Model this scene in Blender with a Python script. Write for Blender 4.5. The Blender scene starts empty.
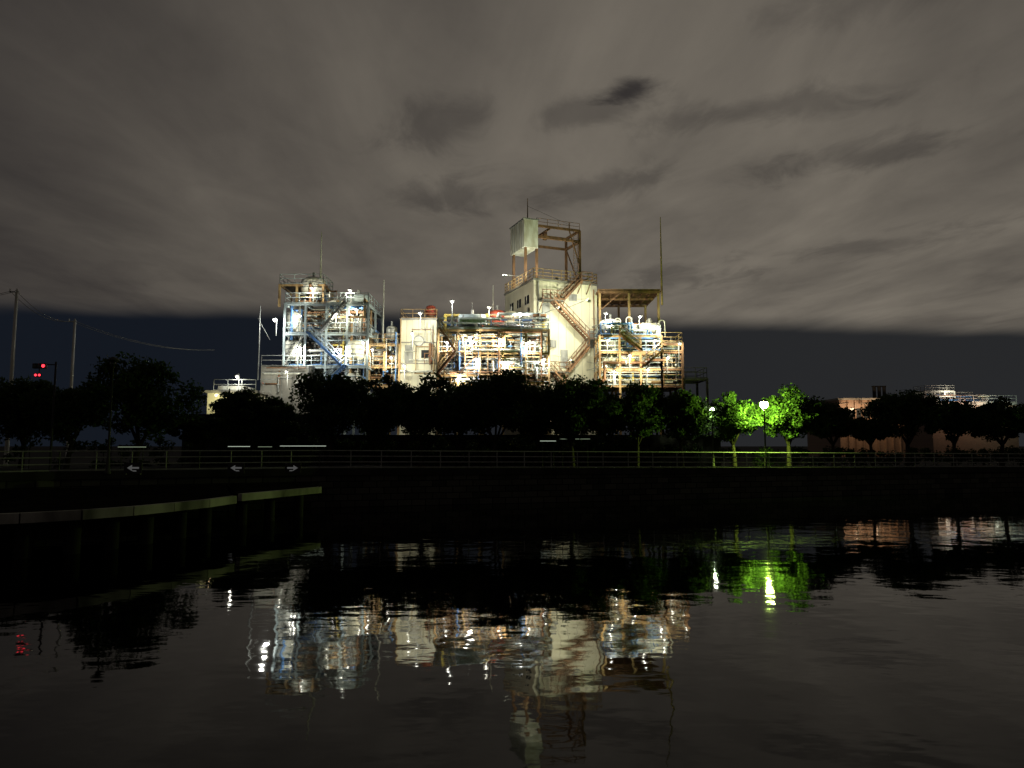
import bpy, math, random
import numpy as np
from mathutils import Vector, Matrix

# ------------------------------------------------------------------ basics
H=4.0; F=700.0; TH=math.atan(62/700)
ct,st=math.cos(TH),math.sin(TH)
def W(px,py,Y):
    u=(px-512)/F; v=(384-py)/F
    dy=ct-v*st; dz=st+v*ct; t=Y/dy
    return Vector((u*t,Y,H+dz*t))
def gx(px,D,py=380): return W(px,py,D).x
def gz(py,D): return W(512,py,D).z
G=2.3
LS=1.45   # plant lamp output
scene=bpy.context.scene
col=scene.collection

def new_mat(name): 
    m=bpy.data.materials.new(name); m.use_nodes=True
    nt=m.node_tree; b=nt.nodes['Principled BSDF']
    return m,nt,b
def surf(name,c,rough=0.6,var=0.35,scale=1.5,metal=0.0,dirt=None,spec=None):
    m,nt,b=new_mat(name)
    tc=nt.nodes.new('ShaderNodeTexCoord')
    n=nt.nodes.new('ShaderNodeTexNoise'); n.inputs['Scale'].default_value=scale; n.inputs['Detail'].default_value=6
    mp=nt.nodes.new('ShaderNodeMapping'); mp.inputs['Scale'].default_value=(1,1,0.35)
    nt.links.new(tc.outputs['Object'],mp.inputs[0]); nt.links.new(mp.outputs[0],n.inputs[0])
    r=nt.nodes.new('ShaderNodeValToRGB')
    d=dirt if dirt else [x*(1-var) for x in c]
    r.color_ramp.elements[0].position=0.35; r.color_ramp.elements[0].color=(*d,1)
    r.color_ramp.elements[1].position=0.62; r.color_ramp.elements[1].color=(*c,1)
    nt.links.new(n.outputs[0],r.inputs[0]); nt.links.new(r.outputs[0],b.inputs['Base Color'])
    b.inputs['Roughness'].default_value=rough; b.inputs['Metallic'].default_value=metal
    if spec is not None: b.inputs['Specular IOR Level'].default_value=spec
    return m
def emis(name,c,s):
    m,nt,b=new_mat(name)
    b.inputs['Base Color'].default_value=(0.8,0.8,0.8,1)
    b.inputs['Emission Color'].default_value=(*c,1); b.inputs['Emission Strength'].default_value=s
    return m

M={}
M['cream']=surf('cream_cladding',(0.70,0.68,0.53),0.7,0.25,0.7,dirt=(0.60,0.57,0.42))
M['white']=surf('white_paint',(0.72,0.73,0.67),0.5,0.3,2.0,dirt=(0.50,0.48,0.38))
M['grey']=surf('galvanised_steel',(0.30,0.31,0.30),0.5,0.4,3,metal=0.1)
M['rust']=surf('rusty_steel',(0.22,0.115,0.055),0.8,0.5,2.5,dirt=(0.10,0.055,0.03))
M['ochre']=surf('ochre_steel',(0.42,0.30,0.14),0.7,0.4,2.5,dirt=(0.22,0.13,0.06))
M['blue']=surf('blue_paint',(0.08,0.19,0.42),0.5,0.3,2.5)
M['pale']=surf('pale_blue_paint',(0.38,0.46,0.48),0.5,0.3,2.5)
M['yellow']=surf('yellow_paint',(0.62,0.48,0.10),0.5,0.3,2.5)
M['red']=surf('red_paint',(0.48,0.09,0.05),0.6,0.35,2.5)
M['insul']=surf('pipe_insulation',(0.55,0.56,0.50),0.45,0.4,4,metal=0.2)
M['dark']=surf('dark_steel',(0.04,0.038,0.035),0.6,0.4,3,spec=.2)
M['conc']=surf('concrete',(0.30,0.29,0.26),0.85,0.4,0.8)
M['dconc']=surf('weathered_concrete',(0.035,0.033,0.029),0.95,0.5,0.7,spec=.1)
M['deck']=surf('deck_boards',(0.010,0.0095,0.008),1.0,0.5,1.2,spec=0)
M['edge']=surf('pale_concrete_edge',(0.42,0.40,0.35),0.9,0.75,0.6,spec=.1)
M['rail']=surf('railing_steel',(0.24,0.24,0.22),0.6,0.3,3)
M['glass']=surf('dark_glass',(0.03,0.035,0.04),0.1,0.3,3)
M['grate']=surf('steel_grating',(0.13,0.125,0.11),0.7,0.4,3)
M['bulb']=emis('lamp_lens',(1.0,0.97,0.85),30)
M['bulbw']=emis('warm_lamp_lens',(1.0,0.70,0.36),12)
M['bulbg']=emis('street_lamp_lens',(0.74,1.0,0.24),260)
M['bulbc']=emis('cool_lamp_lens',(.95,1,.8),110)
M['winlit']=emis('lit_window',(0.95,1.0,0.7),.5)
M['redlens']=emis('red_lens',(1.0,0.03,0.05),3)
M['tube']=emis('strip_glow',(0.75,0.95,0.62),0.2)  # made-up glow for thin lines of light under the trees
M['tubeb']=emis('white_strip_glow',(0.85,1,0.8),0.5)  # brighter made-up glow for the same thin light lines
M['sign']=emis('glowing_sign_marking',(0.9,0.95,0.95),0.05)  # faint emission stands in for light thrown back by the reflective marking
for k in('redlens','tube','tubeb','sign','winlit','bulb','bulbw'): M[k].cycles.emission_sampling='NONE'
M['bark']=surf('bark',(0.035,0.028,0.02),0.95,0.5,4,spec=.1)
M['ground']=surf('ground_paving',(0.022,0.022,0.02),.95,.4,.5,spec=.1)

class MB:
    def __init__(s): s.v=[];s.f=[];s.m=[];s.sm=[];s.mats=[]
    def mi(s,k):
        if k not in s.mats: s.mats.append(k)
        return s.mats.index(k)
    def add(s,vs,fs,k,smooth=False):
        o=len(s.v); s.v+= [tuple(v) for v in vs]; i=s.mi(k)
        for f in fs: s.f.append([a+o for a in f]); s.m.append(i); s.sm.append(smooth)
    def box(s,x0,x1,y0,y1,z0,z1,k):
        vs=[(x,y,z) for z in(z0,z1) for y in(y0,y1) for x in(x0,x1)]
        s.add(vs,[(0,2,3,1),(4,5,7,6),(0,1,5,4),(2,6,7,3),(0,4,6,2),(1,3,7,5)],k)
    def prism(s,pts,z0,z1,k):
        n=len(pts); vs=[(p[0],p[1],z0) for p in pts]+[(p[0],p[1],z1) for p in pts]
        fs=[tuple(range(n))[::-1],tuple(range(n,2*n))]+[(i,(i+1)%n,n+(i+1)%n,n+i) for i in range(n)]
        s.add(vs,fs,k)
    def tube(s,p,q,r,k,n=8,r2=None):
        p=Vector(p);q=Vector(q);d=q-p
        if d.length<1e-4:return
        d.normalize(); a=Vector((0,0,1)) if abs(d.z)<0.9 else Vector((1,0,0))
        u=d.cross(a).normalized(); w=d.cross(u)
        r2=r if r2 is None else r2; off=math.pi/4 if n==4 else 0
        ring=lambda c,rr:[c+u*math.cos(off+2*math.pi*i/n)*rr+w*math.sin(off+2*math.pi*i/n)*rr for i in range(n)]
        vs=ring(p,r)+ring(q,r2)
        fs=[(i,(i+1)%n,n+(i+1)%n,n+i) for i in range(n)]
        s.add(vs,fs,k,n>5); s.add(vs,[tuple(range(n))[::-1],tuple(range(n,2*n))],k,False)
    def beam(s,p,q,w,k): s.tube(p,q,w*0.7,k,4)
    def lathe(s,c,prof,k,n=20,axis='z'):
        vs=[]
        for r,h in prof:
            for i in range(n):
                a=2*math.pi*i/n; x,y=r*math.cos(a),r*math.sin(a)
                if axis=='z': vs.append((c[0]+x,c[1]+y,c[2]+h))
                else: vs.append((c[0]+h,c[1]+x,c[2]+y))
        fs=[]
        for j in range(len(prof)-1):
            for i in range(n): fs.append((j*n+i,j*n+(i+1)%n,(j+1)*n+(i+1)%n,(j+1)*n+i))
        s.add(vs,fs,k,True)
    def sphere(s,c,r,k,n=10):
        s.lathe(c,[(r*math.sin(math.pi*j/8)+1e-4,-r*math.cos(math.pi*j/8)) for j in range(9)],k,n)
    def vessel(s,x,y,z0,z1,r,k,axis='z'):
        L=z1-z0; d=min(r*0.5,L*.3)
        prof=[(0.01,0),(r*.6,d*.2),(r*.92,d*.6),(r,d),(r,L-d),(r*.92,L-d*.6),(r*.6,L-d*.2),(0.01,L)]
        s.lathe((x,y,z0),prof,k,24)
        for h in (d*1.3,L/2,L-d*1.3): s.lathe((x,y,z0+h),[(r*1.0,-.05),(r*1.03,-.05),(r*1.03,.05),(r,.05)],'grey',24)
        s.tube((x,y,z0+L),(x,y,z0+L+.5),.12,'grey')
        for a in range(4): 
            s.tube((x+r*.7*math.cos(a*1.57+.7),y+r*.7*math.sin(a*1.57+.7),z0-.9),(x+r*.7*math.cos(a*1.57+.7),y+r*.7*math.sin(a*1.57+.7),z0+d),.08,'grey',6)
    def htank(s,x0,x1,y,z,r,k):
        L=x1-x0; d=r*.45
        s.lathe((x0,y,z),[(0.01,0),(r*.6,d*.2),(r*.92,d*.6),(r,d),(r,L-d),(r*.92,L-d*.6),(r*.6,L-d*.2),(0.01,L)],k,20,'x')
        for f in(.2,.8):
            s.box(x0+L*f-.12,x0+L*f+.12,y-r*.8,y+r*.8,z-r-.5,z-r*.7,'grey')
            s.lathe((x0+L*f,y,z),[(r,-.06),(r*1.04,-.06),(r*1.04,.06),(r,.06)],'grey',20,'x')
        s.tube((x0+L*.5,y,z+r*.9),(x0+L*.5,y,z+r+.45),.18,'grey')
    def rail(s,p,q,k,h=1.1,r=.035,step=1.5,rails=(.55,1.0)):
        p=Vector(p);q=Vector(q);n=max(1,round((q-p).length/step))
        for i in range(n+1):
            c=p.lerp(q,i/n); s.tube(c,c+Vector((0,0,h)),r,k,5)
        for f in rails: s.tube(p+Vector((0,0,h*f)),q+Vector((0,0,h*f)),r,k,5)
        s.tube(p+Vector((0,0,.06)),q+Vector((0,0,.06)),r*1.3,k,4)
    def stair(s,p,q,w,k,kr):
        p=Vector(p);q=Vector(q); o=Vector((0,w,0)); n=max(3,int(abs(q.z-p.z)/.22))
        for oo in(Vector((0,0,0)),o):
            s.beam(p+oo,q+oo,.2,k)
            for f in(.5,1.0): s.tube(p+oo+Vector((0,0,f)),q+oo+Vector((0,0,f)),.04,kr,5)
            for i in range(0,n+1,3):
                c=p.lerp(q,i/n)+oo; s.tube(c,c+Vector((0,0,1.0)),.03,kr,5)
        for i in range(n+1):
            c=p.lerp(q,i/n); s.box(c.x-.14,c.x+.14,c.y,c.y+w,c.z-.02,c.z+.02,k)
    def frame(s,xs,ys,levels,k,kr,ztop=None,floors=True,z0=G,rails=True):
        zt=ztop or levels[-1]
        for x in xs:
            for y in ys: s.beam((x,y,z0),(x,y,zt),.22,k)
        for z in levels:
            for y in ys: s.beam((xs[0],y,z-.16),(xs[-1],y,z-.16),.2,k)
            for x in xs: s.beam((x,ys[0],z-.16),(x,ys[-1],z-.16),.16,k)
            if floors: s.box(xs[0]+.1,xs[-1]-.1,ys[0]+.1,ys[-1]-.1,z-.05,z-.01,'grate')
            if rails:
                a=(xs[0],ys[0],z);b=(xs[-1],ys[0],z);c=(xs[-1],ys[-1],z);d=(xs[0],ys[-1],z)
                for e,g in((a,b),(b,c),(c,d),(d,a)): s.rail(e,g,kr)
    def pipes(s,rng,x0,x1,y0,y1,z0,z1,n,cols=None,rmax=.16):
        cols=cols or ['insul','insul','white','pale','grey','rust','rust','ochre','blue','blue','yellow','dark','cream','grey']
        for i in range(n):
            p=Vector((rng.uniform(x0,x1),rng.uniform(y0,y1),rng.uniform(z0,z1))); r=rng.choice([.05,.07,.09,.12,rmax]); k=rng.choice(cols)
            last=-1
            for j in range(rng.randint(2,5)):
                ax=rng.choice([a for a in(0,0,1,2,2) if a!=last]); last=ax
                q=p.copy(); lo,hi=((x0,x1),(y0,y1),(z0,z1))[ax]
                q[ax]=rng.uniform(lo,hi)
                if abs(q[ax]-p[ax])<.3: continue
                s.tube(p,q,r,k,7); s.sphere(q,r*1.15,k,7)
                if rng.random()<.35:
                    m=p.lerp(q,.5); e=(q-p).normalized()*.07
                    s.tube(m-e,m+e,r*1.8,'grey',8)
                    if rng.random()<.4: s.tube(m,m+Vector((0,-.35,.1)),.04,'red',5)
                p=q
    def obj(s,name,parent=None,loc=None):
        me=bpy.data.meshes.new(name); me.from_pydata(s.v,[],s.f)
        for k in s.mats: me.materials.append(M[k])
        me.polygons.foreach_set('material_index',s.m); me.polygons.foreach_set('use_smooth',s.sm); me.update()
        o=bpy.data.objects.new(name,me); col.objects.link(o)
        if parent: o.parent=parent
        return o
def empty(name,loc=(0,0,0),rz=0):
    e=bpy.data.objects.new(name,None); e.location=loc; e.rotation_euler=(0,0,rz); e.empty_display_size=.5; col.objects.link(e); return e
def light(name,p,power,c=(1,.96,.80),r=.13,parent=None):
    l=bpy.data.lights.new(name,'POINT'); l.energy=power; l.color=c; l.shadow_soft_size=r
    o=bpy.data.objects.new(name,l); o.location=p; col.objects.link(o)
    if parent: o.parent=parent
    return o
def flood(name,p,power,c,r,parent,d=(0,1,-.12),ang=158):
    l=bpy.data.lights.new(name,'SPOT'); l.energy=power; l.color=c; l.shadow_soft_size=r; l.spot_size=math.radians(ang); l.spot_blend=.35
    o=bpy.data.objects.new(name,l); o.location=p; col.objects.link(o)
    o.rotation_euler=Vector(d).to_track_quat('-Z','Y').to_euler(); o.parent=parent
    return o
def fixture(mb,p,k='bulb',r=.14):
    x,y,z=p
    mb.lathe((x,y,z+.30),[(.02,.16),(.12,.14),(.26,0),(.24,-.01)],'grey',10)
    mb.sphere((x,y,z+.22),r*.8,k,8)
    mb.tube((x,y,z+.45),(x,y+.5,z+.6),.03,'grey',5)
    mb.tube((x,y+.5,z+.6),(x,y+.5,z-1.4),.04,'grey',5)

# ------------------------------------------------------------------ camera
cam=bpy.data.cameras.new('camera'); co=bpy.data.objects.new('camera',cam); col.objects.link(co)
cam.sensor_width=36; cam.lens=F/1024*36; cam.clip_end=6000; cam.clip_start=.1
co.location=(0,0,H); co.rotation_euler=(math.pi/2+TH,0,0); scene.camera=co

# ------------------------------------------------------------------ world
w=bpy.data.worlds.new('World'); scene.world=w; w.use_nodes=True
nt=w.node_tree; N=nt.nodes; L=nt.links; bg=N['Background']
def mth(op,a=None,b=None,c=None,clamp=False):
    n=N.new('ShaderNodeMath'); n.operation=op; n.use_clamp=clamp
    for i,v in enumerate((a,b,c)):
        if v is None: continue
        if isinstance(v,(int,float)): n.inputs[i].default_value=v
        else: L.new(v,n.inputs[i])
    return n.outputs[0]
tc=N.new('ShaderNodeTexCoord'); sp=N.new('ShaderNodeSeparateXYZ'); L.new(tc.outputs['Generated'],sp.inputs[0])
dx,dy,dz=sp.outputs
zz=mth('MAXIMUM',dz,0.02)
pxx=mth('DIVIDE',dx,zz); pyy=mth('DIVIDE',dy,zz)
cmb=N.new('ShaderNodeCombineXYZ'); L.new(pxx,cmb.inputs[0]); L.new(pyy,cmb.inputs[1])
def noise(scale,detail,rough,mapscale=(1,1,1),rot=0,dist=0,loc=(0,0,0),out=0):
    mp=N.new('ShaderNodeMapping'); mp.inputs['Scale'].default_value=mapscale; mp.inputs['Rotation'].default_value=(0,0,rot); mp.inputs['Location'].default_value=loc
    L.new(cmb.outputs[0],mp.inputs[0])
    n=N.new('ShaderNodeTexNoise'); n.inputs['Scale'].default_value=scale; n.inputs['Detail'].default_value=detail; n.inputs['Roughness'].default_value=rough; n.inputs['Distortion'].default_value=dist
    L.new(mp.outputs[0],n.inputs[0]); return n.outputs[out]
def smooth(v,a,b,kind='SMOOTHSTEP'):
    n=N.new('ShaderNodeMapRange'); n.interpolation_type=kind; L.new(v,n.inputs[0]); n.inputs[1].default_value=a; n.inputs[2].default_value=b; return n.outputs[0]
n1=noise(0.6,4,.5,(1.2,.6,1),.9,.4,(1.3,.4,0))
n2=noise(1.3,6,.55,(1.3,.55,1),.95,.5,(3,1,0))
n3=noise(3.2,7,.62,(1.2,.8,1),.9,.6,(7.3,4.1,0))
vm=N.new('ShaderNodeVectorMath'); vm.operation='DOT_PRODUCT'; L.new(tc.outputs['Generated'],vm.inputs[0]); vm.inputs[1].default_value=(.31,.93,.19)
gl=mth('MULTIPLY_ADD',smooth(vm.outputs['Value'],.55,1.0,'LINEAR'),.82,.34)
nn=mth('ADD',mth('MULTIPLY',mth('SUBTRACT',n1,.5),1.1),mth('MULTIPLY',mth('SUBTRACT',n2,.5),1.1))
nn=mth('ADD',nn,mth('MULTIPLY',mth('SUBTRACT',n3,.5),.3))
nn=mth('MAXIMUM',mth('ADD',nn,1.0),.35)
br=mth('MULTIPLY',mth('MULTIPLY',gl,nn),.130)
def blob(cx,cy,rx,ry,rot,amt):
    mp=N.new('ShaderNodeMapping'); mp.vector_type='TEXTURE'; mp.inputs['Location'].default_value=(cx,cy,0); mp.inputs['Rotation'].default_value=(0,0,rot); mp.inputs['Scale'].default_value=(rx,ry,1)
    L.new(cmb.outputs[0],mp.inputs[0])
    ln=N.new('ShaderNodeVectorMath'); ln.operation='LENGTH'; L.new(mp.outputs[0],ln.inputs[0])
    d=mth('ADD',ln.outputs['Value'],mth('MULTIPLY',mth('SUBTRACT',n3,.5),4.2))
    return mth('MULTIPLY',mth('SUBTRACT',1.0,smooth(d,.1,1.6)),amt)
holes=None
for a in((.33,1.90,.09,.06,-.7,1.0),(.25,2.0,.14,.08,-.5,.45),(-.22,2.15,.18,.12,-.8,.45),(.75,2.0,.30,.10,-.4,.42),(1.2,2.35,.30,.13,-.5,.5),(.30,2.65,.30,.14,-.5,.4),(-.25,2.75,.22,.16,-.7,.45),(1.0,4.1,.35,.3,-.5,.4),(1.9,3.4,.4,.2,-.6,.3),(.75,1.5,.2,.08,-.4,.3)):
    b_=blob(*a); holes=b_ if holes is None else mth('MAXIMUM',holes,b_)
br=mth('MULTIPLY',br,mth('MULTIPLY_ADD',holes,-.75,1.0))
cc=N.new('ShaderNodeCombineXYZ'); L.new(br,cc.inputs[0]); L.new(mth('MULTIPLY',br,.88),cc.inputs[1]); L.new(mth('ADD',mth('MULTIPLY',br,.69),.005),cc.inputs[2])
e=mth('ADD',pyy,mth('MULTIPLY',pxx,-.13))
e=mth('ADD',e,mth('MULTIPLY',mth('SUBTRACT',n1,.5),1.0))
edge=smooth(e,4.9,5.9)
low=N.new('ShaderNodeMix'); low.data_type='RGBA'
L.new(smooth(dx,-.5,.45),low.inputs[0]); low.inputs[6].default_value=(.0068,.0092,.0145,1); low.inputs[7].default_value=(.0200,.0208,.0225,1)
mx=N.new('ShaderNodeMix'); mx.data_type='RGBA'; L.new(edge,mx.inputs[0]); L.new(cc.outputs[0],mx.inputs[6]); L.new(low.outputs[2],mx.inputs[7])
L.new(mx.outputs[2],bg.inputs[0]); bg.inputs[1].default_value=1.0

# ------------------------------------------------------------------ ground, water, quay
Q=[(-400,-60),(-200,0),(gx(-60,36),36),(gx(60,40),40),(gx(200,43),43),(gx(320,46),46),(gx(700,53.5),53.5),(gx(1024,62),62),(160,80),(600,160)]
def qz(x):
    return 2.4-0.4*min(1,max(0,(x+12)/57))
mb=MB()
vs=[];fs=[]
rows=[0,12,60,4000]
for x,y in Q:
    for r in rows: vs.append((x*(1+ (r/300 if r>60 else 0)),y+r,qz(x)))
n=len(rows)
for i in range(len(Q)-1):
    for j in range(n-1): fs.append((i*n+j,(i+1)*n+j,(i+1)*n+j+1,i*n+j+1))
mb.add(vs,fs,'ground'); mb.obj('ground')
mq,ntq,bq=new_mat('quay_stone'); M['quay']=mq
t=ntq.nodes.new('ShaderNodeTexCoord'); br_=ntq.nodes.new('ShaderNodeTexBrick')
sx=ntq.nodes.new('ShaderNodeSeparateXYZ'); cx=ntq.nodes.new('ShaderNodeCombineXYZ')
ntq.links.new(t.outputs['Object'],sx.inputs[0]); ntq.links.new(sx.outputs[0],cx.inputs[0]); ntq.links.new(sx.outputs[2],cx.inputs[1])
ntq.links.new(cx.outputs[0],br_.inputs[0]); br_.inputs['Scale'].default_value=1.0
br_.inputs['Brick Width'].default_value=.9; br_.inputs['Row Height'].default_value=.42; br_.inputs['Mortar Size'].default_value=.03
br_.inputs['Color1'].default_value=(.075,.070,.056,1); br_.inputs['Color2'].default_value=(.030,.030,.025,1); br_.inputs['Mortar'].default_value=(.008,.008,.007,1)
ntq.links.new(br_.outputs[0],bq.inputs['Base Color']); bq.inputs['Roughness'].default_value=.95; bq.inputs['Specular IOR Level'].default_value=.1
mb=MB()
for (x0,y0),(x1,y1) in zip(Q[:-1],Q[1:]):
    mb.add([(x0,y0,-2),(x1,y1,-2),(x1,y1,qz(x1)-.3),(x0,y0,qz(x0)-.3)],[(0,1,2,3)],'quay')
    d=Vector((x1-x0,y1-y0,0)).normalized(); nrm=Vector((d.y,-d.x,0))*.12
    a=Vector((x0,y0,0))+nrm;b=Vector((x1,y1,0))+nrm; c=b-nrm*5;e_=a-nrm*5
    z0,z1=qz(x0),qz(x1)
    v8=[(a.x,a.y,z0-.3),(b.x,b.y,z1-.3),(c.x,c.y,z1-.3),(e_.x,e_.y,z0-.3),(a.x,a.y,z0+.15),(b.x,b.y,z1+.15),(c.x,c.y,z1+.15),(e_.x,e_.y,z0+.15)]
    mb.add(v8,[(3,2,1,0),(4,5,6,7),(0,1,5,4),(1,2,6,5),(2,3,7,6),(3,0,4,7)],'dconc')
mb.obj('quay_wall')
# water
mw,ntw,bw=new_mat('river_water'); M['water']=mw
bw.inputs['Base Color'].default_value=(.0010,.0011,.0011,1); bw.inputs['Roughness'].default_value=.03; bw.inputs['IOR'].default_value=1.33
bw.inputs['Specular IOR Level'].default_value=.40
tcw=ntw.nodes.new('ShaderNodeTexCoord')
def wn(scale,ms,det,rot):
    mp=ntw.nodes.new('ShaderNodeMapping'); mp.inputs['Scale'].default_value=ms; mp.inputs['Rotation'].default_value=(0,0,rot)
    n=ntw.nodes.new('ShaderNodeTexNoise'); n.inputs['Scale'].default_value=scale; n.inputs['Detail'].default_value=det
    ntw.links.new(tcw.outputs['Object'],mp.inputs[0]); ntw.links.new(mp.outputs[0],n.inputs[0]); return n.outputs[0]
def wm(op,a,b):
    n=ntw.nodes.new('ShaderNodeMath'); n.operation=op
    for i,v in enumerate((a,b)):
        if isinstance(v,float): n.inputs[i].default_value=v
        else: ntw.links.new(v,n.inputs[i])
    return n.outputs[0]
h=wm('ADD',wm('MULTIPLY',wn(.5,(1,1.2,1),1,.3),.014),wm('MULTIPLY',wn(1.5,(.8,1.2,1),1,-.25),.0050))
h=wm('ADD',h,wm('MULTIPLY',wn(4,(.7,1.3,1),1,.1),.0011))
bp=ntw.nodes.new('ShaderNodeBump'); bp.inputs['Strength'].default_value=1; bp.inputs['Distance'].default_value=1.0
ntw.links.new(h,bp.inputs['Height']); ntw.links.new(bp.outputs[0],bw.inputs['Normal'])
mb=MB(); mb.add([(-600,-90,0),(900,-90,0),(900,300,0),(-600,300,0)],[(0,1,2,3)],'water'); mb.obj('river_water')
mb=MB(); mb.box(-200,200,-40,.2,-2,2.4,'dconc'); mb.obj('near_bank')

def polyrail(mb,pts,k,h,step,r=.035,rails=(.35,.68,1.0)):
    for p,q in zip(pts[:-1],pts[1:]): mb.rail(p,q,k,h,r,step,rails)
mb=MB(); pts=[(x,y+.35,qz(x)+.15) for x,y in Q[2:-1]]
polyrail(mb,pts,'rail',1.15,2.0,.038); 
mb.obj('promenade_railing')

# left boardwalk pier (curved rim)
mb=MB(); dz_=1.66
ctrl=[(318,487),(290,489.5),(262,492),(238,494),(232,496),(205,499.5),(170,503),(130,506.5),(80,510),(20,513),(-60,516),(-180,519)]
fr=[]
for a,yy in ctrl:
    D=(H-dz_)*F/(yy-446); fr.append((gx(a,D,yy),D))
back=[(gx(322,45.6),45.6),(gx(290,44.9),44.9),(gx(262,44.2),44.1),(gx(230,43.5),43.4),(gx(229,43.4),43.3),(gx(200,42.8),42.6),(gx(170,42),41.8),(gx(120,41),40.8),(gx(60,39.6),39.4),(gx(0,38),37.8),(gx(-60,36),35.6),(-50,33)]
for i in range(len(fr)-1):
    if i==3: continue
    mb.prism([fr[i],fr[i+1],back[i+1],back[i]],dz_-.18,dz_,'deck')
    a=Vector((*fr[i],0));b=Vector((*fr[i+1],0)); d=(b-a).normalized(); nr=Vector((-d.y,d.x,0))
    if nr.y>0: nr=-nr
    c=b+nr*.25; e_=a+nr*.25
    mb.prism([(a.x,a.y),(b.x,b.y),(c.x,c.y),(e_.x,e_.y)],dz_-.30,dz_+.05,'edge')
    p=a-nr*1.3
    mb.tube((p.x,p.y,-2),(p.x,p.y,dz_-.45),.28,'dconc',12)
    bk=p-nr*5.0
    mb.beam((p.x,p.y,dz_-.36),(bk.x,bk.y,dz_-.36),.3,'dconc')
mb.obj('boardwalk_pier')

def sign(px,D,flip):
    o=W(px,468,D); e=empty('direction_sign',(o.x,o.y,0))
    mb=MB(); z=o.z
    mb.box(-.5,.5,-.03,.03,z-.3,z+.3,'dark')
    for xx in(-.4,.4): mb.tube((xx,.06,qz(o.x)),(xx,.06,z+.3),.04,'rail',6)
    mb.obj('panel',e)
    a=MB(); s=-1 if flip else 1; y=-.036
    def quad(pts): 
        pts=[(p[0]*s*.65,y,z+p[1]*.65) for p in pts]
        a.add(pts,[tuple(range(len(pts)))],'sign')
    quad([(-.55,-.07),(.05,-.07),(.05,.09),(-.55,.09)])
    quad([(.05,-.26),(.5,.01),(.05,.28)])
    quad([(-.35,-.30),(-.05,-.30),(.1,-.2),(-.3,-.2)])
    a.obj('arrow_marking',e)
sign(133,39.6,True); sign(236,42.6,True); sign(293,44.2,False)

# ------------------------------------------------------------------ trees
ml,ntl,bl=new_mat('foliage'); M['leaf']=ml
t=ntl.nodes.new('ShaderNodeTexCoord'); n_=ntl.nodes.new('ShaderNodeTexNoise'); n_.inputs['Scale'].default_value=1.3; n_.inputs['Detail'].default_value=5
r_=ntl.nodes.new('ShaderNodeValToRGB'); r_.color_ramp.elements[0].color=(.012,.024,.008,1); r_.color_ramp.elements[0].position=.35
r_.color_ramp.elements[1].color=(.045,.075,.018,1); r_.color_ramp.elements[1].position=.65
ntl.links.new(t.outputs['Object'],n_.inputs[0]); ntl.links.new(n_.outputs[0],r_.inputs[0]); ntl.links.new(r_.outputs[0],bl.inputs['Base Color'])
bl.inputs['Roughness'].default_value=.75; bl.inputs['Specular IOR Level'].default_value=.15
tr=ntl.nodes.new('ShaderNodeBsdfTranslucent'); ntl.links.new(r_.outputs[0],tr.inputs[0])
ms=ntl.nodes.new('ShaderNodeMixShader'); ms.inputs[0].default_value=.35
ntl.links.new(bl.outputs[0],ms.inputs[1]); ntl.links.new(tr.outputs[0],ms.inputs[2]); ntl.links.new(ms.outputs[0],ntl.nodes['Material Output'].inputs[0])

def leaves(mb,rs,centres,radii,per,size):
    C=np.repeat(centres,per,axis=0); R=np.repeat(radii,per)
    n=len(C); d=rs.normal(size=(n,3)); d/=np.linalg.norm(d,axis=1)[:,None]
    rr=rs.uniform(.1,1.0,n)**.6
    P=C+d*(R*rr)[:,None]*np.array([1,1,.75])
    u=rs.normal(size=(n,3)); u/=np.linalg.norm(u,axis=1)[:,None]
    v=np.cross(u,rs.normal(size=(n,3))); v/=np.linalg.norm(v,axis=1)[:,None]
    s=rs.uniform(.6,1.3,n)*size
    A=P+u*s[:,None]; B=P+v*(s*.55)[:,None]; Cc=P-u*s[:,None]; D=P-v*(s*.55)[:,None]
    V=np.stack([A,B,Cc,D],1).reshape(-1,3)
    o=len(mb.v); mb.v+= [tuple(x) for x in V.tolist()]; i=mb.mi('leaf')
    mb.f+=[[o+4*k,o+4*k+1,o+4*k+2,o+4*k+3] for k in range(n)]; mb.m+=[i]*n; mb.sm+=[False]*n
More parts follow.
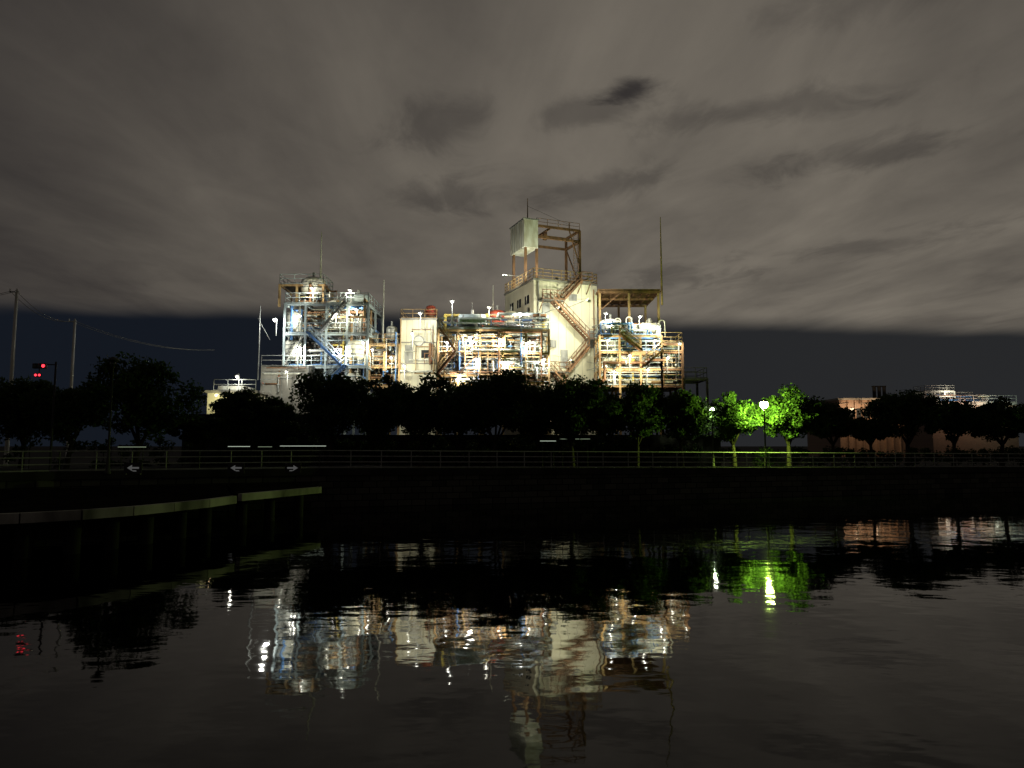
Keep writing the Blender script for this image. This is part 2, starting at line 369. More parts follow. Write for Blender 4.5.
def tree(px,ytop,wpx,D,seed,ybot=443,name='broadleaf_tree',clumps=72,per=160,size=.15):
    rs=np.random.RandomState(seed); top=gz(ytop,D); bot=gz(ybot,D); rx=wpx*D/F; x=gx(px,D,400); y=D
    gzv=qz(x)
    cz=(top+bot)/2; rz=(top-bot)/2
    cs=[];rads=[]
    while len(cs)<clumps:
        d=rs.normal(size=3); d/=np.linalg.norm(d); r=rs.uniform(.05,1)**.45*.88
        p=d*r
        if p[2]<-.6 and rs.rand()<.4: continue
        wob=1+.16*math.sin(3*math.atan2(d[1],d[0])+seed)+rs.uniform(-.1,.12)
        cs.append((p[0]*rx*wob,p[1]*rx*.8*wob,cz+p[2]*rz*.92)); rads.append(rs.uniform(.18,.36)*min(rx,rz*1.2))
    cs=np.array(cs)
    mb=MB(); lean=rs.uniform(-.3,.3)
    fork=Vector((lean,rs.uniform(-.2,.2),gzv+max(.9,(bot-gzv)*.9))); r0=.10+.025*rx
    mb.tube((0,0,gzv-.1),(lean*.4,0,gzv+(fork.z-gzv)*.5),r0*1.25,'bark',8,r0)
    mb.tube((lean*.4,0,gzv+(fork.z-gzv)*.5),fork,r0,'bark',8,r0*.85)
    for i in range(5):
        a=i*1.257+rs.uniform(-.4,.4); k=fork+Vector((math.cos(a)*rx*.4,math.sin(a)*rx*.35,(cz-fork.z)*rs.uniform(.6,1.1)))
        mb.tube(fork,k,r0*.6,'bark',6,r0*.35)
        dd=np.linalg.norm(cs-np.array(k),axis=1)
        for j in np.argsort(dd)[:6]: mb.tube(k,Vector(cs[j]),r0*.3,'bark',5,.02)
    leaves(mb,rs,cs,np.array(rads),per,size)
    o=mb.obj(name); o.location=(x,y,0); return o
TR=[(137,355,54,47,1),(25,366,40,52,2),(70,380,36,50,3),(-30,366,44,50,4),(196,412,30,55,26),
    (240,386,30,60,5),(276,396,24,60.5,25),(333,364,46,57,6),(383,371,32,60,7),(421,372,38,57,8),(493,365,46,56,9),(460,382,30,60,21),(572,368,46,56,10),(535,388,30,60,22),(606,384,28,60.5,23),(636,381,34,57,11),(681,388,29,58,12),
    (733,392,33,58.5,13),(787,384,38,59,14),(831,403,28,63,15),(870,415,22,64,24),(904,386,42,64,16),(950,397,28,66,17),(998,397,39,66,18),(1050,394,38,68,19)]
for a in TR: tree(*a)
def hedge(px0,px1,D0,D1,hgt,seed,per=90):
    rs=np.random.RandomState(seed); x0,x1=gx(px0,D0,440),gx(px1,D1,440); L_=abs(x1-x0); n=int(L_*3.2)
    t_=rs.rand(n); cs=np.stack([x0+(x1-x0)*t_,D0+(D1-D0)*t_+rs.uniform(-.5,.5,n),G+rs.uniform(.1,hgt,n)],1)
    mb=MB(); leaves(mb,rs,cs,rs.uniform(.4,.75,n),per,.13)
    for i in range(0,n,4): mb.tube((cs[i][0],cs[i][1],G-.2),tuple(cs[i]),.03,'bark',5)
    mb.obj('hedge')
hedge(-60,110,48,52,4.2,31); hedge(100,330,56.5,58.5,2.2,34); hedge(330,700,60.5,60.5,2.2,32); hedge(700,1060,63.5,71,1.3,33)

# ------------------------------------------------------------------ street lamps, poles
def street_lamp(px,py,D,power,c,lens,lit=True):
    p=W(px,py,D); x=p.x; g=qz(x); e=empty('street_lamp',(x,D,0))
    mb=MB(); z=p.z
    mb.lathe((0,0,g),[(.2,0),(.2,.1),(.12,.2),(.1,.9),(.07,1.0),(.05,z-g-.2),(.1,z-g-.15),(.12,z-g-.05)],'dark',12)
    mb.lathe((0,0,z+.28),[(.01,.22),(.12,.18),(.34,.02),(.34,-.03),(.1,-.02)],'dark',14)
    for a in range(4): mb.tube((.13*math.cos(a*1.57),.13*math.sin(a*1.57),z-.1),(.27*math.cos(a*1.57),.27*math.sin(a*1.57),z+.26),.012,'dark',4)
    mb.obj('post',e)
    if lit:
        b=MB(); b.sphere((0,0,z+.04),.30 if power>500 else .15,lens,14); b.obj('globe',e)
        light('lamp_light',(0,.12,z-.46),power,c,.12,e)
    else:
        b=MB(); b.sphere((0,0,z+.06),.17,'glass',12); b.obj('globe',e)
street_lamp(764,405,55.5,6500,(.60,1,.12),'bulbg')
street_lamp(712,410,58,350,(.8,1,.6),'bulbc')
street_lamp(113,365,41,0,None,None,False)
def upole(px,y0,D,arm=True):
    p=W(px,y0,D); e=empty('utility_pole',(p.x,D,0)); mb=MB()
    mb.tube((0,0,G),(0,0,p.z),.17,'white',10,.11)
    if arm:
        mb.beam((-.6,0,p.z-.15),(.15,0,p.z-.15),.09,'grey')
        for q in(-.55,0): mb.lathe((q,0,p.z-.1),[(.03,0),(.07,.05),(.04,.12),(.07,.18),(.01,.24)],'white',8)
    mb.obj('pole',e); return p
pa=upole(17,290,56); pb=upole(75,320,66)
mb=MB()
def wire(p,q,sag,r=.022):
    p=Vector(p);q=Vector(q); pr=p
    for i in range(1,17):
        t=i/16; c=p.lerp(q,t)-Vector((0,0,sag*4*t*(1-t))); mb.tube(pr,c,r,'rail',5); pr=c
o3=Vector((0,0,-.1))
for dxx in(-.5,0):
    wire(W(-220,285,40)+Vector((dxx,0,0)),pa+o3+Vector((dxx,0,0)),1.0)
    wire(pa+o3+Vector((dxx,0,0)),pb+o3+Vector((dxx,0,0)),.8)
    wire(pb+o3+Vector((dxx,0,0)),W(215,350,80)+Vector((dxx,0,0)),.8)
mb.obj('overhead_wires')
p=W(40,366,47); e=empty('traffic_signal',(p.x,p.y,0)); mb=MB(); z=p.z
mb.tube((1.0,.1,G),(1.0,.1,z+.3),.08,'dark',8,.06); mb.tube((1.0,.1,z+.1),(-.4,.1,z+.13),.04,'dark',6)
mb.box(-.45,.45,-.1,.1,z-.17,z+.17,'dark')
for i,q in enumerate((-.29,0,.29)):
    k='redlens' if i==2 else 'glass'
    mb.tube((q,-.105,z),(q,-.13,z),.11,k,12); mb.tube((q,-.11,z+.12),(q,-.3,z+.11),.025,'dark',5)
mb.box(-.3,.1,-.05,.05,z-.75,z-.5,'dark'); mb.tube((-.22,-.055,z-.62),(-.22,-.08,z-.62),.08,'redlens',8); mb.tube((.03,-.055,z-.62),(.03,-.08,z-.62),.08,'redlens',8)
mb.tube((-.1,.1,z-.75),(-.1,.1,z+.1),.03,'dark',5)
mb.obj('signal_head',e)

# ------------------------------------------------------------------ perimeter wall, small buildings
mb=MB()
xa,xb=gx(185,63),gx(716,63)
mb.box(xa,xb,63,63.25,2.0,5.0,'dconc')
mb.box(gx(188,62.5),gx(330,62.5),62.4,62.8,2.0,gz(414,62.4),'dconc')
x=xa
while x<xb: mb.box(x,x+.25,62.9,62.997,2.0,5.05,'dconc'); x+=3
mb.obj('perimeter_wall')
for (a,b,py,D,k) in((228,250,446.5,54.5,'tubeb'),(258,272,446.8,54.5,'tube'),(280,326,446,54.5,'tubeb'),(118,146,447,43.0,'tube'),(540,556,441,56.9,'tubeb'),(560,590,439,56.9,'tube')):  # added glowing strips with housings, standing in for lit ground under the hedge
    mb=MB(); 
    p=W(a,py,D);q=W(b,py,D); mb.tube(p,q,.025,k,6); 
    mb.box(p.x,q.x,D-.03,D+.1,p.z+.05,p.z+.11,'dark')
    for xx in(p.x+.2,q.x-.2): mb.tube((xx,D+.05,2.2),(xx,D+.05,p.z+.08),.03,'dark',5)
    mb.obj('glow_strip')
# gatehouse (lit, left)
e=empty('gatehouse'); mb=MB(); D=70
x0,x1=gx(208,D),gx(256,D); z1=gz(393,D)
mb.box(x0,x1,D,D+5,G-.2,z1,'cream'); mb.box(x0-.3,x1+.3,D-.3,D+5.3,z1,z1+.25,'conc'); mb.obj('walls',e)
mb=MB(); mb.box(x0+.8,x0+1.9,D-.04,D-.003,z1-2.2,z1-1.0,'glass'); mb.box(x0+2.8,x0+4.0,D-.04,D-.003,z1-2.2,z1-1.0,'glass'); mb.obj('windows',e)
mb=MB(); xr=gx(214,D); mb.box(xr,gx(240,D),D+1,D+4,z1+.25,gz(385,D),'white'); mb.rail((xr,D,z1+.25),(x1,D,z1+.25),'grey')
p=W(237,379,D-.5); fixture(mb,p); mb.obj('roof_plant',e); flood('roof_lamp',(p.x,p.y-.2,p.z),260,(1,1,.85),.2,e,(0,1,-.6))
p=W(216,396,D-2.2); flood('wall_lamp',p,420,(1,.92,.5),.2,e)
mb=MB(); mb.box(gx(219,66),gx(222,66),66,66.2,G,gz(412,66),'yellow'); mb.obj('gate_post',e)
b=MB(); b.box(p.x-.2,p.x+.2,p.y+.05,p.y+2.2,p.z+.16,p.z+.24,'grey'); b.sphere((p.x,p.y,p.z+.06),.1,'bulbw'); b.obj('wall_lamp_fixture',e)

# far-right brick factory and warehouse
mbk,ntb,bb=new_mat('brickwork'); M['brick']=mbk
t=ntb.nodes.new('ShaderNodeTexCoord'); bt=ntb.nodes.new('ShaderNodeTexBrick'); bt.inputs['Scale'].default_value=2.0
sx=ntb.nodes.new('ShaderNodeSeparateXYZ'); cx=ntb.nodes.new('ShaderNodeCombineXYZ')
ntb.links.new(t.outputs['Object'],sx.inputs[0]); ntb.links.new(sx.outputs[0],cx.inputs[0]); ntb.links.new(sx.outputs[2],cx.inputs[1]); ntb.links.new(cx.outputs[0],bt.inputs[0])
bt.inputs['Color1'].default_value=(.24,.145,.09,1); bt.inputs['Color2'].default_value=(.17,.10,.065,1); bt.inputs['Mortar'].default_value=(.2,.17,.14,1)
ntb.links.new(bt.outputs[0],bb.inputs['Base Color'])
e=empty('brick_factory'); D=125; mb=MB(); x0,x1=gx(838,D),gx(902,D); z1=gz(400,D)
mb.box(x0,x1,D,D+14,G-1,z1,'brick'); mb.box(x0-.2,x1+.2,D-.2,D+14.2,z1,z1+.35,'conc')
for i in range(8):
    xx=x0+.8+i*(x1-x0-1.6)/7.6
    for zo in(3.2,6.4): mb.box(xx-.45,xx+.45,D-.1,D-.003,z1-zo,z1-zo+1.7,'glass')
    mb.box(xx+.62,xx+.8,D-.25,D-.004,G,z1,'brick')
mb.obj('walls',e); mb=MB()
for a in(874,879,884): 
    q=W(a,387,D+3); mb.tube((q.x,q.y,z1),(q.x,q.y,q.z),.3,'dark',10); mb.tube((q.x,q.y,q.z),(q.x,q.y,q.z+.2),.42,'dark',10)
mb.obj('chimney_stacks',e)
mb=MB()
for a in(848,868,888):
    q=W(a,404,D-3); flood('yard_lamp',(q.x,q.y,q.z-.3),520,(1,.68,.40),.4,e,(0,1,-.7)); mb.box(q.x-.15,q.x+.15,q.y,D+.01,q.z+.2,q.z+.32,'grey')
mb.obj('lamp_brackets',e)
e=empty('warehouse'); D=140; mb=MB(); x0,x1=gx(930,D),gx(1015,D); z1=gz(402,D)
mb.box(x0,x1,D,D+14,G-1,z1,'brick')
mb.box(x0,x1,D-.12,D-.003,z1-.6,z1-.1,'conc')
for i in range(14):
    xx=x0+.8+i*(x1-x0-1.6)/13; mb.box(xx-.4,xx+.4,D-.1,D-.003,z1-2.3,z1-1.2,'winlit' if i%4==1 else 'glass')
mb.obj('walls',e); mb=MB(); rng=random.Random(9)
mb.frame([gx(a,D) for a in(930,940,950,960)],[D+2,D+6],[gz(395,D),gz(390,D)],'grey','grey',z0=z1)
mb.pipes(rng,gx(930,D),gx(1000,D),D+1,D+6,z1,gz(394,D),22)
q=W(946,380,D+4)
for s_ in(-1,1): mb.beam((q.x+s_*1.6,D+4,z1),(q.x,D+4,gz(384,D)),.15,'grey')
mb.beam((gx(922,D),D+4,gz(391,D)),(gx(985,D),D+4,gz(391,D)),.2,'grey'); mb.tube((q.x,D+4,gz(391,D)),(gx(975,D),D+4,z1+1.2),.1,'grey')
mb.rail((x0,D,z1),(x1,D,z1),'grey',h=1.3,r=.07,step=3)
mb.obj('roof_equipment',e); mb=MB()
for a,b_,c_ in((940,400,(1,.8,.6)),(965,400,(1,.6,.45)),(988,400,(1,.8,.6)),(1008,403,(.8,1,.8))):
    q=W(a,b_+1,D-2.5); flood('roof_lamp',(q.x,q.y,q.z-.3),480,c_,.4,e,(0,1,-.2)); mb.box(q.x-.15,q.x+.15,q.y,D+.01,q.z+.2,q.z+.32,'grey')
q=W(952,393,D+.6); flood('roof_lamp',q,600,(1,.9,.68),.4,e)
mb.obj('lamp_brackets',e)

# ------------------------------------------------------------------ chemical plant
lr=random.Random(77)
def lampset(e,L_,c=(1,.95,.72)):
    b=MB()
    for px,py,D,P,r in L_:
        p=W(px,py,D); fixture(b,p,'bulb',r)
        t=lr.uniform(-1,1); cc_=(1,min(1,c[1]+.05*t),min(1,c[2]+.14*t))
        q=(p.x,p.y-.3,p.z-.05)
        if r>.2: light('plant_lamp',q,P*LS,cc_,.2,e)
        else: flood('plant_lamp',q,P*LS*1.15,cc_,.12,e,(lr.uniform(-.3,.3),1,lr.uniform(-.35,.2)),165)
    b.obj('lamp_fixtures',e)
def mast(mb,px,y0,y1,D,k='grey',r=.09):
    a=W(px,y1,D);b=W(px,y0,D); mb.tube((a.x,D,a.z),(a.x,D,(a.z+b.z)/2),r,k,6,r*.75); mb.tube((a.x,D,(a.z+b.z)/2),(a.x,D,b.z),r*.75,k,6,.04)
# --- A: left process tower
e=empty('process_tower'); rng=random.Random(4); D=74
xs=[gx(a,D) for a in(283,304,325,346,367)]; ys=[74,78,82]
lv=[gz(a,D) for a in(392,366,333,303)]
mb=MB(); mb.frame(xs,ys,lv,'pale','pale'); 
for i in(0,2): mb.beam((xs[i],74,lv[1]),(xs[i+1],74,lv[2]),.12,'grey'); mb.beam((xs[i+1],82,lv[1]),(xs[i],82,lv[2]),.12,'grey')
mb.frame([gx(a,78) for a in(283,300,326)],[76,80],[gz(288,78)],'ochre','pale',z0=lv[-1])
mb.obj('steel_frame',e)
mb=MB(); mb.vessel(gx(311,77),77,gz(302,77)+.6,gz(277,77),1.35,'white'); mb.vessel(gx(293,77),77,lv[2]+.6,lv[2]+3.0,.9,'insul')
mb.vessel(gx(336,77),77,lv[2]+.7,gz(300,77),1.1,'white'); mb.vessel(gx(355,76),76,lv[1]+.8,lv[2]-.4,1.0,'cream'); mb.vessel(gx(293,76),76,lv[1]+.8,lv[2]-.4,1.1,'insul')
mb.htank(gx(330,76),gx(350,76),79,lv[1]+1.7,.9,'white'); mb.htank(gx(346,76),gx(368,76),76,lv[3]+.9,.5,'pale')
mb.vessel(gx(352,76),76,lv[0]+.8,lv[1]-.4,.9,'white')
mb.obj('vessels',e)
mb=MB(); mb.pipes(rng,xs[0]+.2,xs[-1]-.2,74.1,81,lv[0],lv[3]+.6,105); mb.pipes(rng,xs[0],xs[2],75,80,lv[3],gz(288,78),18); mb.obj('pipework',e)
mb=MB(); mb.stair((gx(308,D),73.1,lv[2]),(gx(342,D),73.1,lv[1]),.8,'blue','pale'); mb.stair((gx(346,D),73.1,lv[1]),(gx(318,D),73.1,lv[0]),.8,'blue','pale')
mb.stair((gx(345,D),73.1,lv[3]),(gx(320,D),73.1,lv[2]),.8,'grey','pale'); mb.obj('stairs',e)
mb=MB(); mb.box(gx(261,73),gx(312,73),72.9,73.9,G,gz(366,73),'conc'); mb.box(gx(261,73),gx(282,73),73.9,79,G,gz(368,73),'conc')
for i in range(1,5): xx=gx(261,73)+i*1.1; mb.box(xx,xx+.05,72.87,72.897,G,gz(367,73),'grey')
mb.box(gx(261,73)-.05,gx(312,73)+.05,72.85,72.899,gz(380,73),gz(380,73)+.12,'grey')
mb.pipes(rng,gx(261,73),gx(312,73),72.4,72.8,gz(392,73),gz(366,73),9,['rust','grey','insul'],.09)
mb.rail((gx(261,73),72.95,gz(366,73)),(gx(282,73),72.95,gz(366,73)),'grey'); mb.obj('concrete_base',e)
mb=MB(); 
mast(mb,320,232,300,77,'white',.13); mast(mb,258,306,380,73.4,'grey',.08)
mb.tube(W(258,318,73.4),W(270,340,73.4),.02,'grey',4); mb.obj('lightning_masts',e)
lampset(e,[(275,322,73,560,.24),(300,318,75,300,.12),(335,316,73.4,330,.12),(356,312,75,200,.1),(300,350,73.3,330,.12),(340,352,73.3,330,.12),(363,345,73.5,200,.1),(312,291,73.8,300,.1),(330,381,73.3,260,.1),(350,293,74,160,.1),(286,374,70.5,190,.08),(297,352,72.3,120,.1)],(1,.98,.82))

# --- B/C
e=empty('pipe_rack'); mb=MB(); D=76
xs=[gx(a,D) for a in(369,384,399)]; lv=[gz(a,D) for a in(385,366,344)]
mb.frame(xs,[76,80],lv,'ochre','ochre'); mb.obj('steel_frame',e)
mb=MB(); mb.pipes(rng,xs[0],xs[-1],75.5,80,lv[0],lv[2]+1.6,40); mb.pipes(rng,gx(366,D),gx(400,D),76,79,lv[1],lv[1]+1.2,12,['ochre','rust','insul'],.25)
mb.vessel(gx(377,78),78,lv[1]+.7,lv[2]-.3,.7,'white'); mb.vessel(gx(391,78),78,lv[2]+.6,gz(326,78),.6,'insul'); mb.obj('pipework',e)
mb=MB(); mast(mb,383,280,345,78,'white',.09); mb.obj('lightning_mast',e)
lampset(e,[(372,352,75,160,.1),(391,360,75,140,.1)],(1,.88,.6))
e=empty('control_building'); mb=MB(); D=76.5; x0,x1=gx(400,D),gx(436,D); xm=gx(419,D); z1=gz(320,D)
mb.box(x0,x1,D,D+6,G,z1,'cream'); mb.obj('walls',e)
mb=MB(); mb.box(x0-.1,x1+.1,D-.1,D+6.1,z1,z1+.2,'conc')
for i in range(1,6): xx=x0+i*(x1-x0)/6; mb.box(xx-.012,xx+.012,D-.02,D-.003,G,z1,'conc')
for z in(gz(343,D),gz(364,D)): mb.box(x0-.05,x1+.05,D-.05,D-.004,z,z+.12,'conc')
mb.obj('trim',e)
mb=MB(); mb.tube((x0+2.0,D-.005,gz(341,D)),(x0+2.0,D-.12,gz(341,D)),.62,'grey',20); mb.tube((x0+2.0,D-.12,gz(341,D)),(x0+2.0,D-.14,gz(341,D)),.5,'white',20)
mb.box(x0+.5,x0+1.4,D-.06,D-.005,gz(364,D)+.12,gz(364,D)+2.1,'grey'); mb.box(x0+2.3,x0+3.4,D-.06,D-.005,gz(358,D),gz(350,D),'glass')
mb.rail((x0,D,z1+.2),(x1,D,z1+.2),'ochre',1.0); mb.rail((x0,D,z1+.2),(x0,D+6,z1+.2),'ochre',1.0)
mb.pipes(rng,x0,x1,D-.7,D-.2,gz(378,D),z1,10,['rust','ochre','insul']); mb.obj('windows_and_pipes',e)
mb=MB(); xv=gx(428,D); D2=D+2; mb.tube((xv,D2,z1),(xv,D2,gz(311,D)),.45,'rust',14); mb.lathe((xv,D2,gz(312,D)),[(.45,0),(.72,.15),(.72,.6),(.5,.65),(.55,.95),(.3,1.1),(.01,1.15)],'red',16)
for i in range(8): a=i*math.pi/4; mb.box(xv+.73*math.cos(a)-.04,xv+.73*math.cos(a)+.04,D2+.73*math.sin(a)-.04,D2+.73*math.sin(a)+.04,gz(312,D)+.1,gz(312,D)+.65,'rust')
mb.obj('roof_vent',e)
lampset(e,[(412,336,72.8,380,.1),(404,368,73.5,220,.1),(420,316,74.0,260,.1)])

# --- D: central pipe structure
e=empty('process_structure'); rng=random.Random(12); D=73
xs=[gx(a,D) for a in(438,458,480,503,526,549)]; ys=[73,76.5,80]; lv=[gz(a,D) for a in(392,374,352,329)]
mb=MB(); mb.frame(xs,ys,lv,'ochre','pale')
mb.rail((xs[0],73,lv[3]+.05),(xs[-1],73,lv[3]+.05),'pale',1.15)
for i in(1,3): mb.beam((xs[i],73,lv[1]),(xs[i+1],73,lv[2]),.1,'rust')
mb.obj('steel_frame',e)
mb=MB()
mb.htank(gx(458,76),gx(487,76),75,gz(320,75),.65,'pale')
mb.vessel(gx(497,77),77,lv[3]+.4,gz(310,77),1.0,'red'); mb.vessel(gx(511,77),77,lv[3]+.4,gz(311,77),.95,'cream'); 
mb.vessel(gx(470,76),76,lv[2]+.7,lv[3]-.5,.85,'white'); mb.vessel(gx(490,76),76,lv[2]+.7,lv[3]-.5,.95,'insul'); mb.vessel(gx(515,76),76,lv[2]+.7,lv[3]-.5,.9,'cream')
mb.vessel(gx(538,76),76,lv[2]+.7,lv[3]-.4,.8,'white'); mb.htank(gx(500,75),gx(530,75),75,lv[1]+1.2,.75,'white'); mb.vessel(gx(473,75),75,lv[1]+.7,lv[2]-.4,.85,'insul')
mb.vessel(gx(528,77),77,lv[3]+.4,gz(312,77),.6,'white')
mb.obj('vessels',e)
mb=MB(); mb.pipes(rng,xs[0]+.2,xs[-1]-.2,73.1,79,lv[0],lv[3]+.4,145,rmax=.2); mb.pipes(rng,xs[0],xs[-1],74,79,lv[3],gz(311,D),26)
for i in range(5): z=lv[3]-.45; mb.tube((xs[0],73.3+i*.4,z),(xs[-1],73.3+i*.4,z),.09+.02*(i%3),['white','insul','pale','cream','rust'][i],8)
mb.pipes(rng,xs[0]+.2,xs[-1]-.2,72.6,73.0,lv[0],lv[3],20,['rust','ochre','insul','blue','blue'],.1)
mb.obj('pipework',e)
mb=MB(); mb.stair((gx(440,D),72.1,lv[3]),(gx(456,D),72.1,lv[2]),.8,'rust','ochre'); mb.stair((gx(456,D),72.1,lv[2]),(gx(438,D),72.1,lv[1]),.8,'rust','ochre'); mb.stair((gx(438,D),72.1,lv[1]),(gx(456,D),72.1,lv[0]),.8,'rust','ochre')
mb.obj('stairs',e)
mb=MB(); mast(mb,493,285,320,77,'white',.07); mast(mb,452,300,330,74,'grey',.06); mast(mb,472,303,322,77,'grey',.04); mb.obj('vent_masts',e)
lampset(e,[(452,304,73.6,160,.12),(447,345,72.4,260,.1),(470,340,72.4,400,.20),(476,362,72.4,330,.14),(500,342,72.4,420,.14),(527,346,72.4,360,.13),(505,365,72.4,300,.11),(544,362,72.4,260,.11),(489,310,74,260,.1),(520,316,74,220,.1),(460,378,72.4,260,.12),(535,332,74,200,.1),(472,344,71.9,130,.22)],(1,.93,.78))

# --- E: main building (rotated)
ang=math.radians(22); e=empty('process_building',(2.4,76,0),ang)
BW,BD=7.9,8.64; zr=gz(280,76)
mb=MB(); mb.box(0,BW,0,BD,G,zr,'cream'); mb.obj('walls',e)
mb=MB(); mb.box(-.12,BW+.12,-.12,BD+.12,zr,zr+.22,'conc')
for i in range(1,8): xx=i*BW/8; mb.box(xx-.012,xx+.012,-.02,-.003,G,zr-.01,'conc')
for z in(zr-4.6,zr-8.3,zr-12): mb.box(-.05,BW+.05,-.05,-.004,z,z+.14,'cream'); mb.box(-.05,-.004,0,BD,z,z+.14,'cream')
mb.obj('cornice_and_bands',e)
mb=MB()
for z in(zr-2.4,zr-6.6,zr-10.4):
    for yy in(1.3,3.6,5.9):
        mb.box(-.06,-.004,yy,yy+1.1,z,z+1.0,'glass'); mb.box(-.1,-.062,yy-.08,yy+1.18,z-.08,z,'white'); mb.box(-.1,-.062,yy+.5,yy+.58,z,z+1.0,'white')
for xx,z in((1.0,zr-4.45),(6.6,zr-7.2),(3.2,zr-9.6)): mb.box(xx,xx+.9,-.06,-.004,z,z+2.0,'grey')
mb.box(4.3,5.3,-.06,-.004,zr-2.0,zr-1.2,'grey'); mb.box(1.9,2.6,-.3,-.004,zr-7.4,zr-6.6,'grey')
mb.tube((.5,-.15,zr-13),(.5,-.15,zr),.09,'insul',8); mb.tube((7.4,-.15,zr-13),(7.4,-.15,zr-.5),.07,'rust',8)
mb.obj('windows_and_doors',e)
mb=MB(); z=zr+.22; c4=[(0,0,z),(BW,0,z),(BW,BD,z),(0,BD,z)]
for i in range(4): mb.rail(c4[i],c4[(i+1)%4],'ochre',1.15,.045,1.1,(.33,.66,1.0))
zt=gz(227,80); zb2=gz(238,80)
cols_=[(.3,3),(.3,6.6),(7.3,3),(7.3,6.6),(1.7,3)]
for x,y in cols_: mb.beam((x,y,z),(x,y,zt),.26,'rust')
for zz_ in(zt,zb2):
    for a,b in(((.3,3),(7.3,3)),((.3,6.6),(7.3,6.6)),((.3,3),(.3,6.6)),((7.3,3),(7.3,6.6))): mb.beam((*a,zz_),(*b,zz_),.26,'rust')
mb.beam((7.3,3,zb2),(7.3,6.6,zt),.12,'rust'); mb.beam((7.3,3,z+.2),(7.3,6.6,zb2),.12,'rust'); mb.beam((5.9,3,zt),(7.3,3,z+2.8),.12,'rust'); mb.beam((3.6,3,zt),(3.6,6.6,zt),.2,'rust')
mb.rail((1.7,3,zt),(7.3,3,zt),'rust',.9,.03)
for i in range(0,22): mb.tube((6.4,2.8,z+i*.3),(6.9,2.8,z+i*.3),.02,'rust',4)
for xx in(6.4,6.9): mb.tube((xx,2.8,z),(xx,2.8,zt),.03,'rust',5)
mb.beam((3.6,4.8,zt),(3.6,4.8,zt-1.0),.4,'rust')
mb.obj('hoist_frame',e)
mb=MB(); mb.box(.0,1.75,2.7,6.9,gz(250,80),gz(223,80),'white')
for i in range(1,6): mb.box(.0-.03,-.003,2.7+i*.7,2.74+i*.7,gz(250,80),gz(223,80)-.05,'grey')
mb.box(-.1,1.85,2.6,7.0,gz(223,80),gz(223,80)+.15,'grey'); mb.obj('hoist_machine_house',e)
mb=MB(); mb.tube((1.0,4,gz(223,80)),(1.0,4,gz(198,80)),.08,'rust',6,.035); mb.tube((6.6,4.2,zt),(6.6,4.2,gz(216,80)),.06,'rust',6,.03)
mb.tube((1.0,4,gz(206,80)),(6.6,4.2,gz(226,80)+.9),.015,'dark',4); mb.obj('lightning_masts',e)
mb=MB()
p0,p1,p2=zr-4.5,zr-7.3,zr-10.2
mb.stair((1.9,-1.3,zr-2.4),(6.2,-1.3,p1+1.0),.9,'rust','rust')
mb.stair((3.2,-1.3,zr-2.1),(5.4,-1.3,zr+.2),.9,'rust','rust')
mb.stair((6.2,-1.3,p1),(3.6,-1.3,p2),.9,'rust','rust')
mb.stair((1.9,-1.3,p2),(5.0,-1.3,p2-3.2),.9,'rust','rust')
for (z_,a,b) in((zr-2.3,.5,3.2),(zr+.1,5.3,6.6),(p1+.95,6.2,8.6),(p2,1.2,3.7),(p2-3.2,5,7)):
    mb.box(a,b,-1.35,-.01,z_-.08,z_,'grate'); mb.rail((a,-1.32,z_),(b,-1.32,z_),'rust',1.05,.04,1.0)
    for x_ in(a+.1,b-.1): mb.beam((x_,-.05,z_-1.2),(x_,-1.2,z_-.1),.08,'rust')
mb.obj('external_stairs',e)
mb=MB()
for (x,y,z,P,d) in((1.0,-4.4,zr-4.0,700,(0,1,0)),(4.2,-4.8,zr-3.0,820,(0,1,.1)),(7.2,-4.4,zr-5.0,640,(0,1,0)),(2.5,-4.2,zr-9.5,500,(0,1,0)),(6.5,-4.2,zr-10,500,(0,1,0)),
      (-3.4,2.5,zr-3.5,480,(1,.3,0)),(3.8,2.2,zr+1.0,260,(0,1,.8)),(-2.2,3.6,zr+1.0,520,(1,.3,1.2)),(.8,.6,zr+1.2,420,(0,1,1.1))):
    flood('wall_floodlight',(x,y,z),P*1.32,(1,.985,.74),.14,e,d,150)
    if y<0: 
        mb.tube((x,y+.1,z+.25),(x,-.01,z+.25),.035,'grey',5); mb.tube((x,y+.1,z+.25),(x,-.01,z+1.2),.02,'grey',5)
    elif x<0: mb.tube((x,y+.1,z+.25),(0,y+.1,z+.25),.035,'grey',5)
    else: mb.tube((x,y+.1,z-.25),(x,y+.1,zr+.2),.035,'grey',5)
    mb.box(x-.14,x+.14,y-.25,y-.1,z-.12,z+.14,'grey')
mb.obj('floodlight_brackets',e)

# --- F: right canopy and tank structure
e=empty('canopy_structure'); rng=random.Random(22); D=77
x0,x1=gx(599,D),gx(662,D); zc=gz(289,D)
mb=MB(); mb.box(x0,x1,D,D+8,zc-.12,zc,'rust'); 
for yy in(D+.1,D+4,D+7.9): mb.beam((x0,yy,zc-.32),(x1,yy,zc-.32),.28,'rust')
for i in range(9): xx=x0+i*(x1-x0)/8; mb.beam((xx,D,zc-.25),(xx,D+8,zc-.25),.14,'rust')
for xx in(x0+.2,(x0+x1)/2,x1-.2):
    for yy in(D+.2,D+7.8): mb.beam((xx,yy,G),(xx,yy,zc-.3),.24,'ochre')
mb.beam((x0,D+.2,zc-2.6),(x0+2.5,D+.2,zc-.4),.1,'rust'); mb.obj('canopy_roof',e)
mb=MB(); mast(mb,662,217,305,77,'ochre',.13); mb.obj('lightning_mast',e)
D=74; xs=[gx(a,D) for a in(600,620,641,662,683)]; lv=[gz(a,D) for a in(385,368,351,335)]
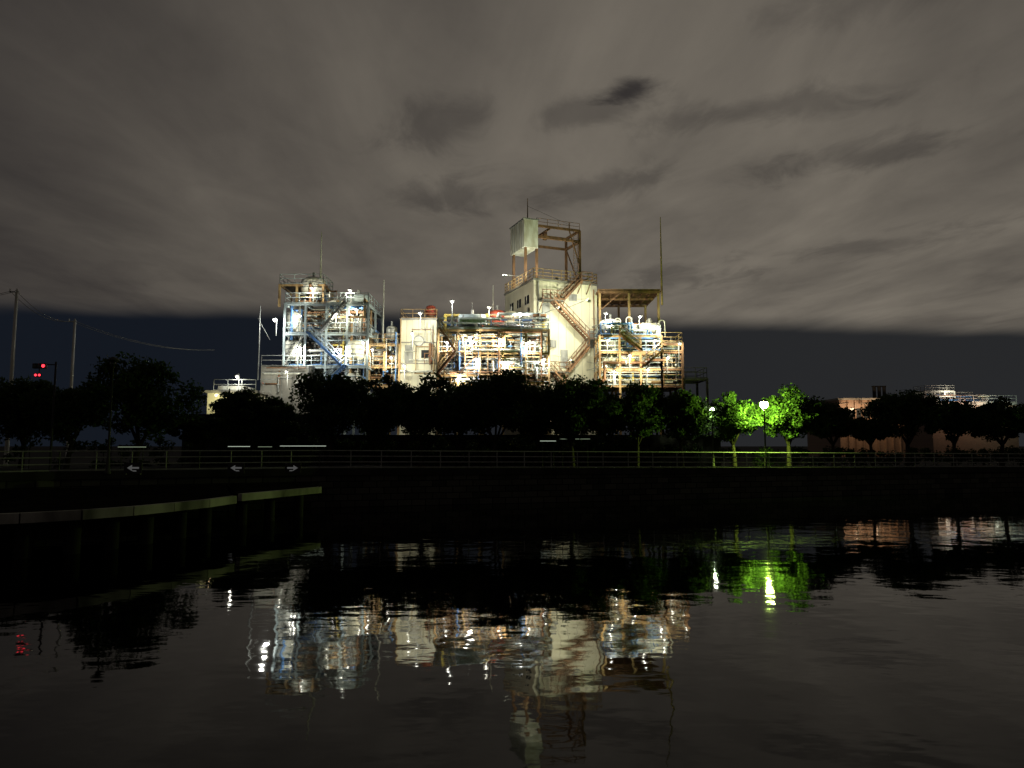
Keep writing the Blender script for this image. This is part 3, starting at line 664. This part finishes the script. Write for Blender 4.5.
mb=MB(); mb.frame(xs[:4],[74,77,80],lv,'ochre','pale'); mb.frame(xs[3:],[74,77,80],lv[:3]+[lv[2]+.9],'rust','ochre',rails=True)
mb.frame([xs[4]+.1,gx(707,D)],[74,78],[gz(378,D)],'dark','dark'); mb.obj('steel_frame',e)
mb=MB(); mb.vessel(gx(611,76),76,lv[3]+.5,gz(319,76),1.2,'white'); mb.vessel(gx(632,76),76,lv[3]+.4,gz(323,76),.8,'insul'); mb.htank(gx(641,75),gx(662,75),75.5,lv[3]+1.0,.6,'white')
mb.vessel(gx(612,76),76,lv[2]+.4,lv[3]-.3,.9,'insul'); mb.vessel(gx(645,76),76,lv[1]+.7,lv[2]-.2,.9,'cream'); mb.vessel(gx(672,76),76,lv[2]+.4,gz(341,76),.8,'cream')
mb.htank(gx(602,75),gx(632,75),75,lv[1]+.9,.6,'white'); mb.vessel(gx(625,76),76,lv[0]+.6,lv[1]-.2,.8,'white'); mb.obj('vessels',e)
mb=MB(); mb.pipes(rng,xs[0],xs[-1],74,79,lv[0],lv[2]+.6,110); mb.pipes(rng,xs[0],xs[3],74,79,lv[2],lv[3]+1.8,40)
for i in range(6):
    xx=xs[0]+1+i*1.15+rng.uniform(-.2,.2); zt_=lv[3]+1.2+rng.random()*.8; y_=74.6+rng.random()*2
    for j in range(8):
        a0,a1=math.pi*j/8,math.pi*(j+1)/8
        mb.tube((xx+.3*math.cos(a0),y_,zt_+.3*math.sin(a0)),(xx+.3*math.cos(a1),y_,zt_+.3*math.sin(a1)),.08,'insul',7)
    mb.tube((xx+.3,y_,lv[3]),(xx+.3,y_,zt_),.08,'insul',7); mb.tube((xx-.3,y_,zt_-.6),(xx-.3,y_,zt_),.08,'insul',7)
mb.obj('pipework',e)
mb=MB(); mb.stair((xs[1],73.1,lv[3]),(xs[2],73.1,lv[2]),.8,'rust','ochre'); mb.stair((xs[3],73.1,lv[2]),(xs[2],73.1,lv[1]),.8,'rust','ochre'); mb.obj('stairs',e)
lampset(e,[(606,316,74.2,260,.1),(640,319,73.8,330,.13),(658,329,73.8,200,.1),(608,343,73.2,300,.1),(630,358,73.2,240,.1),(655,343,73.2,220,.1),(668,360,73.2,170,.1),(648,372,73.2,180,.1),(614,374,73.2,240,.1),(680,346,73.4,90,.09)],(1,.93,.70))

scene.view_settings.view_transform='Standard'; scene.view_settings.look='None'; scene.view_settings.exposure=0
scene.cycles.max_bounces=4; scene.cycles.sample_clamp_indirect=4
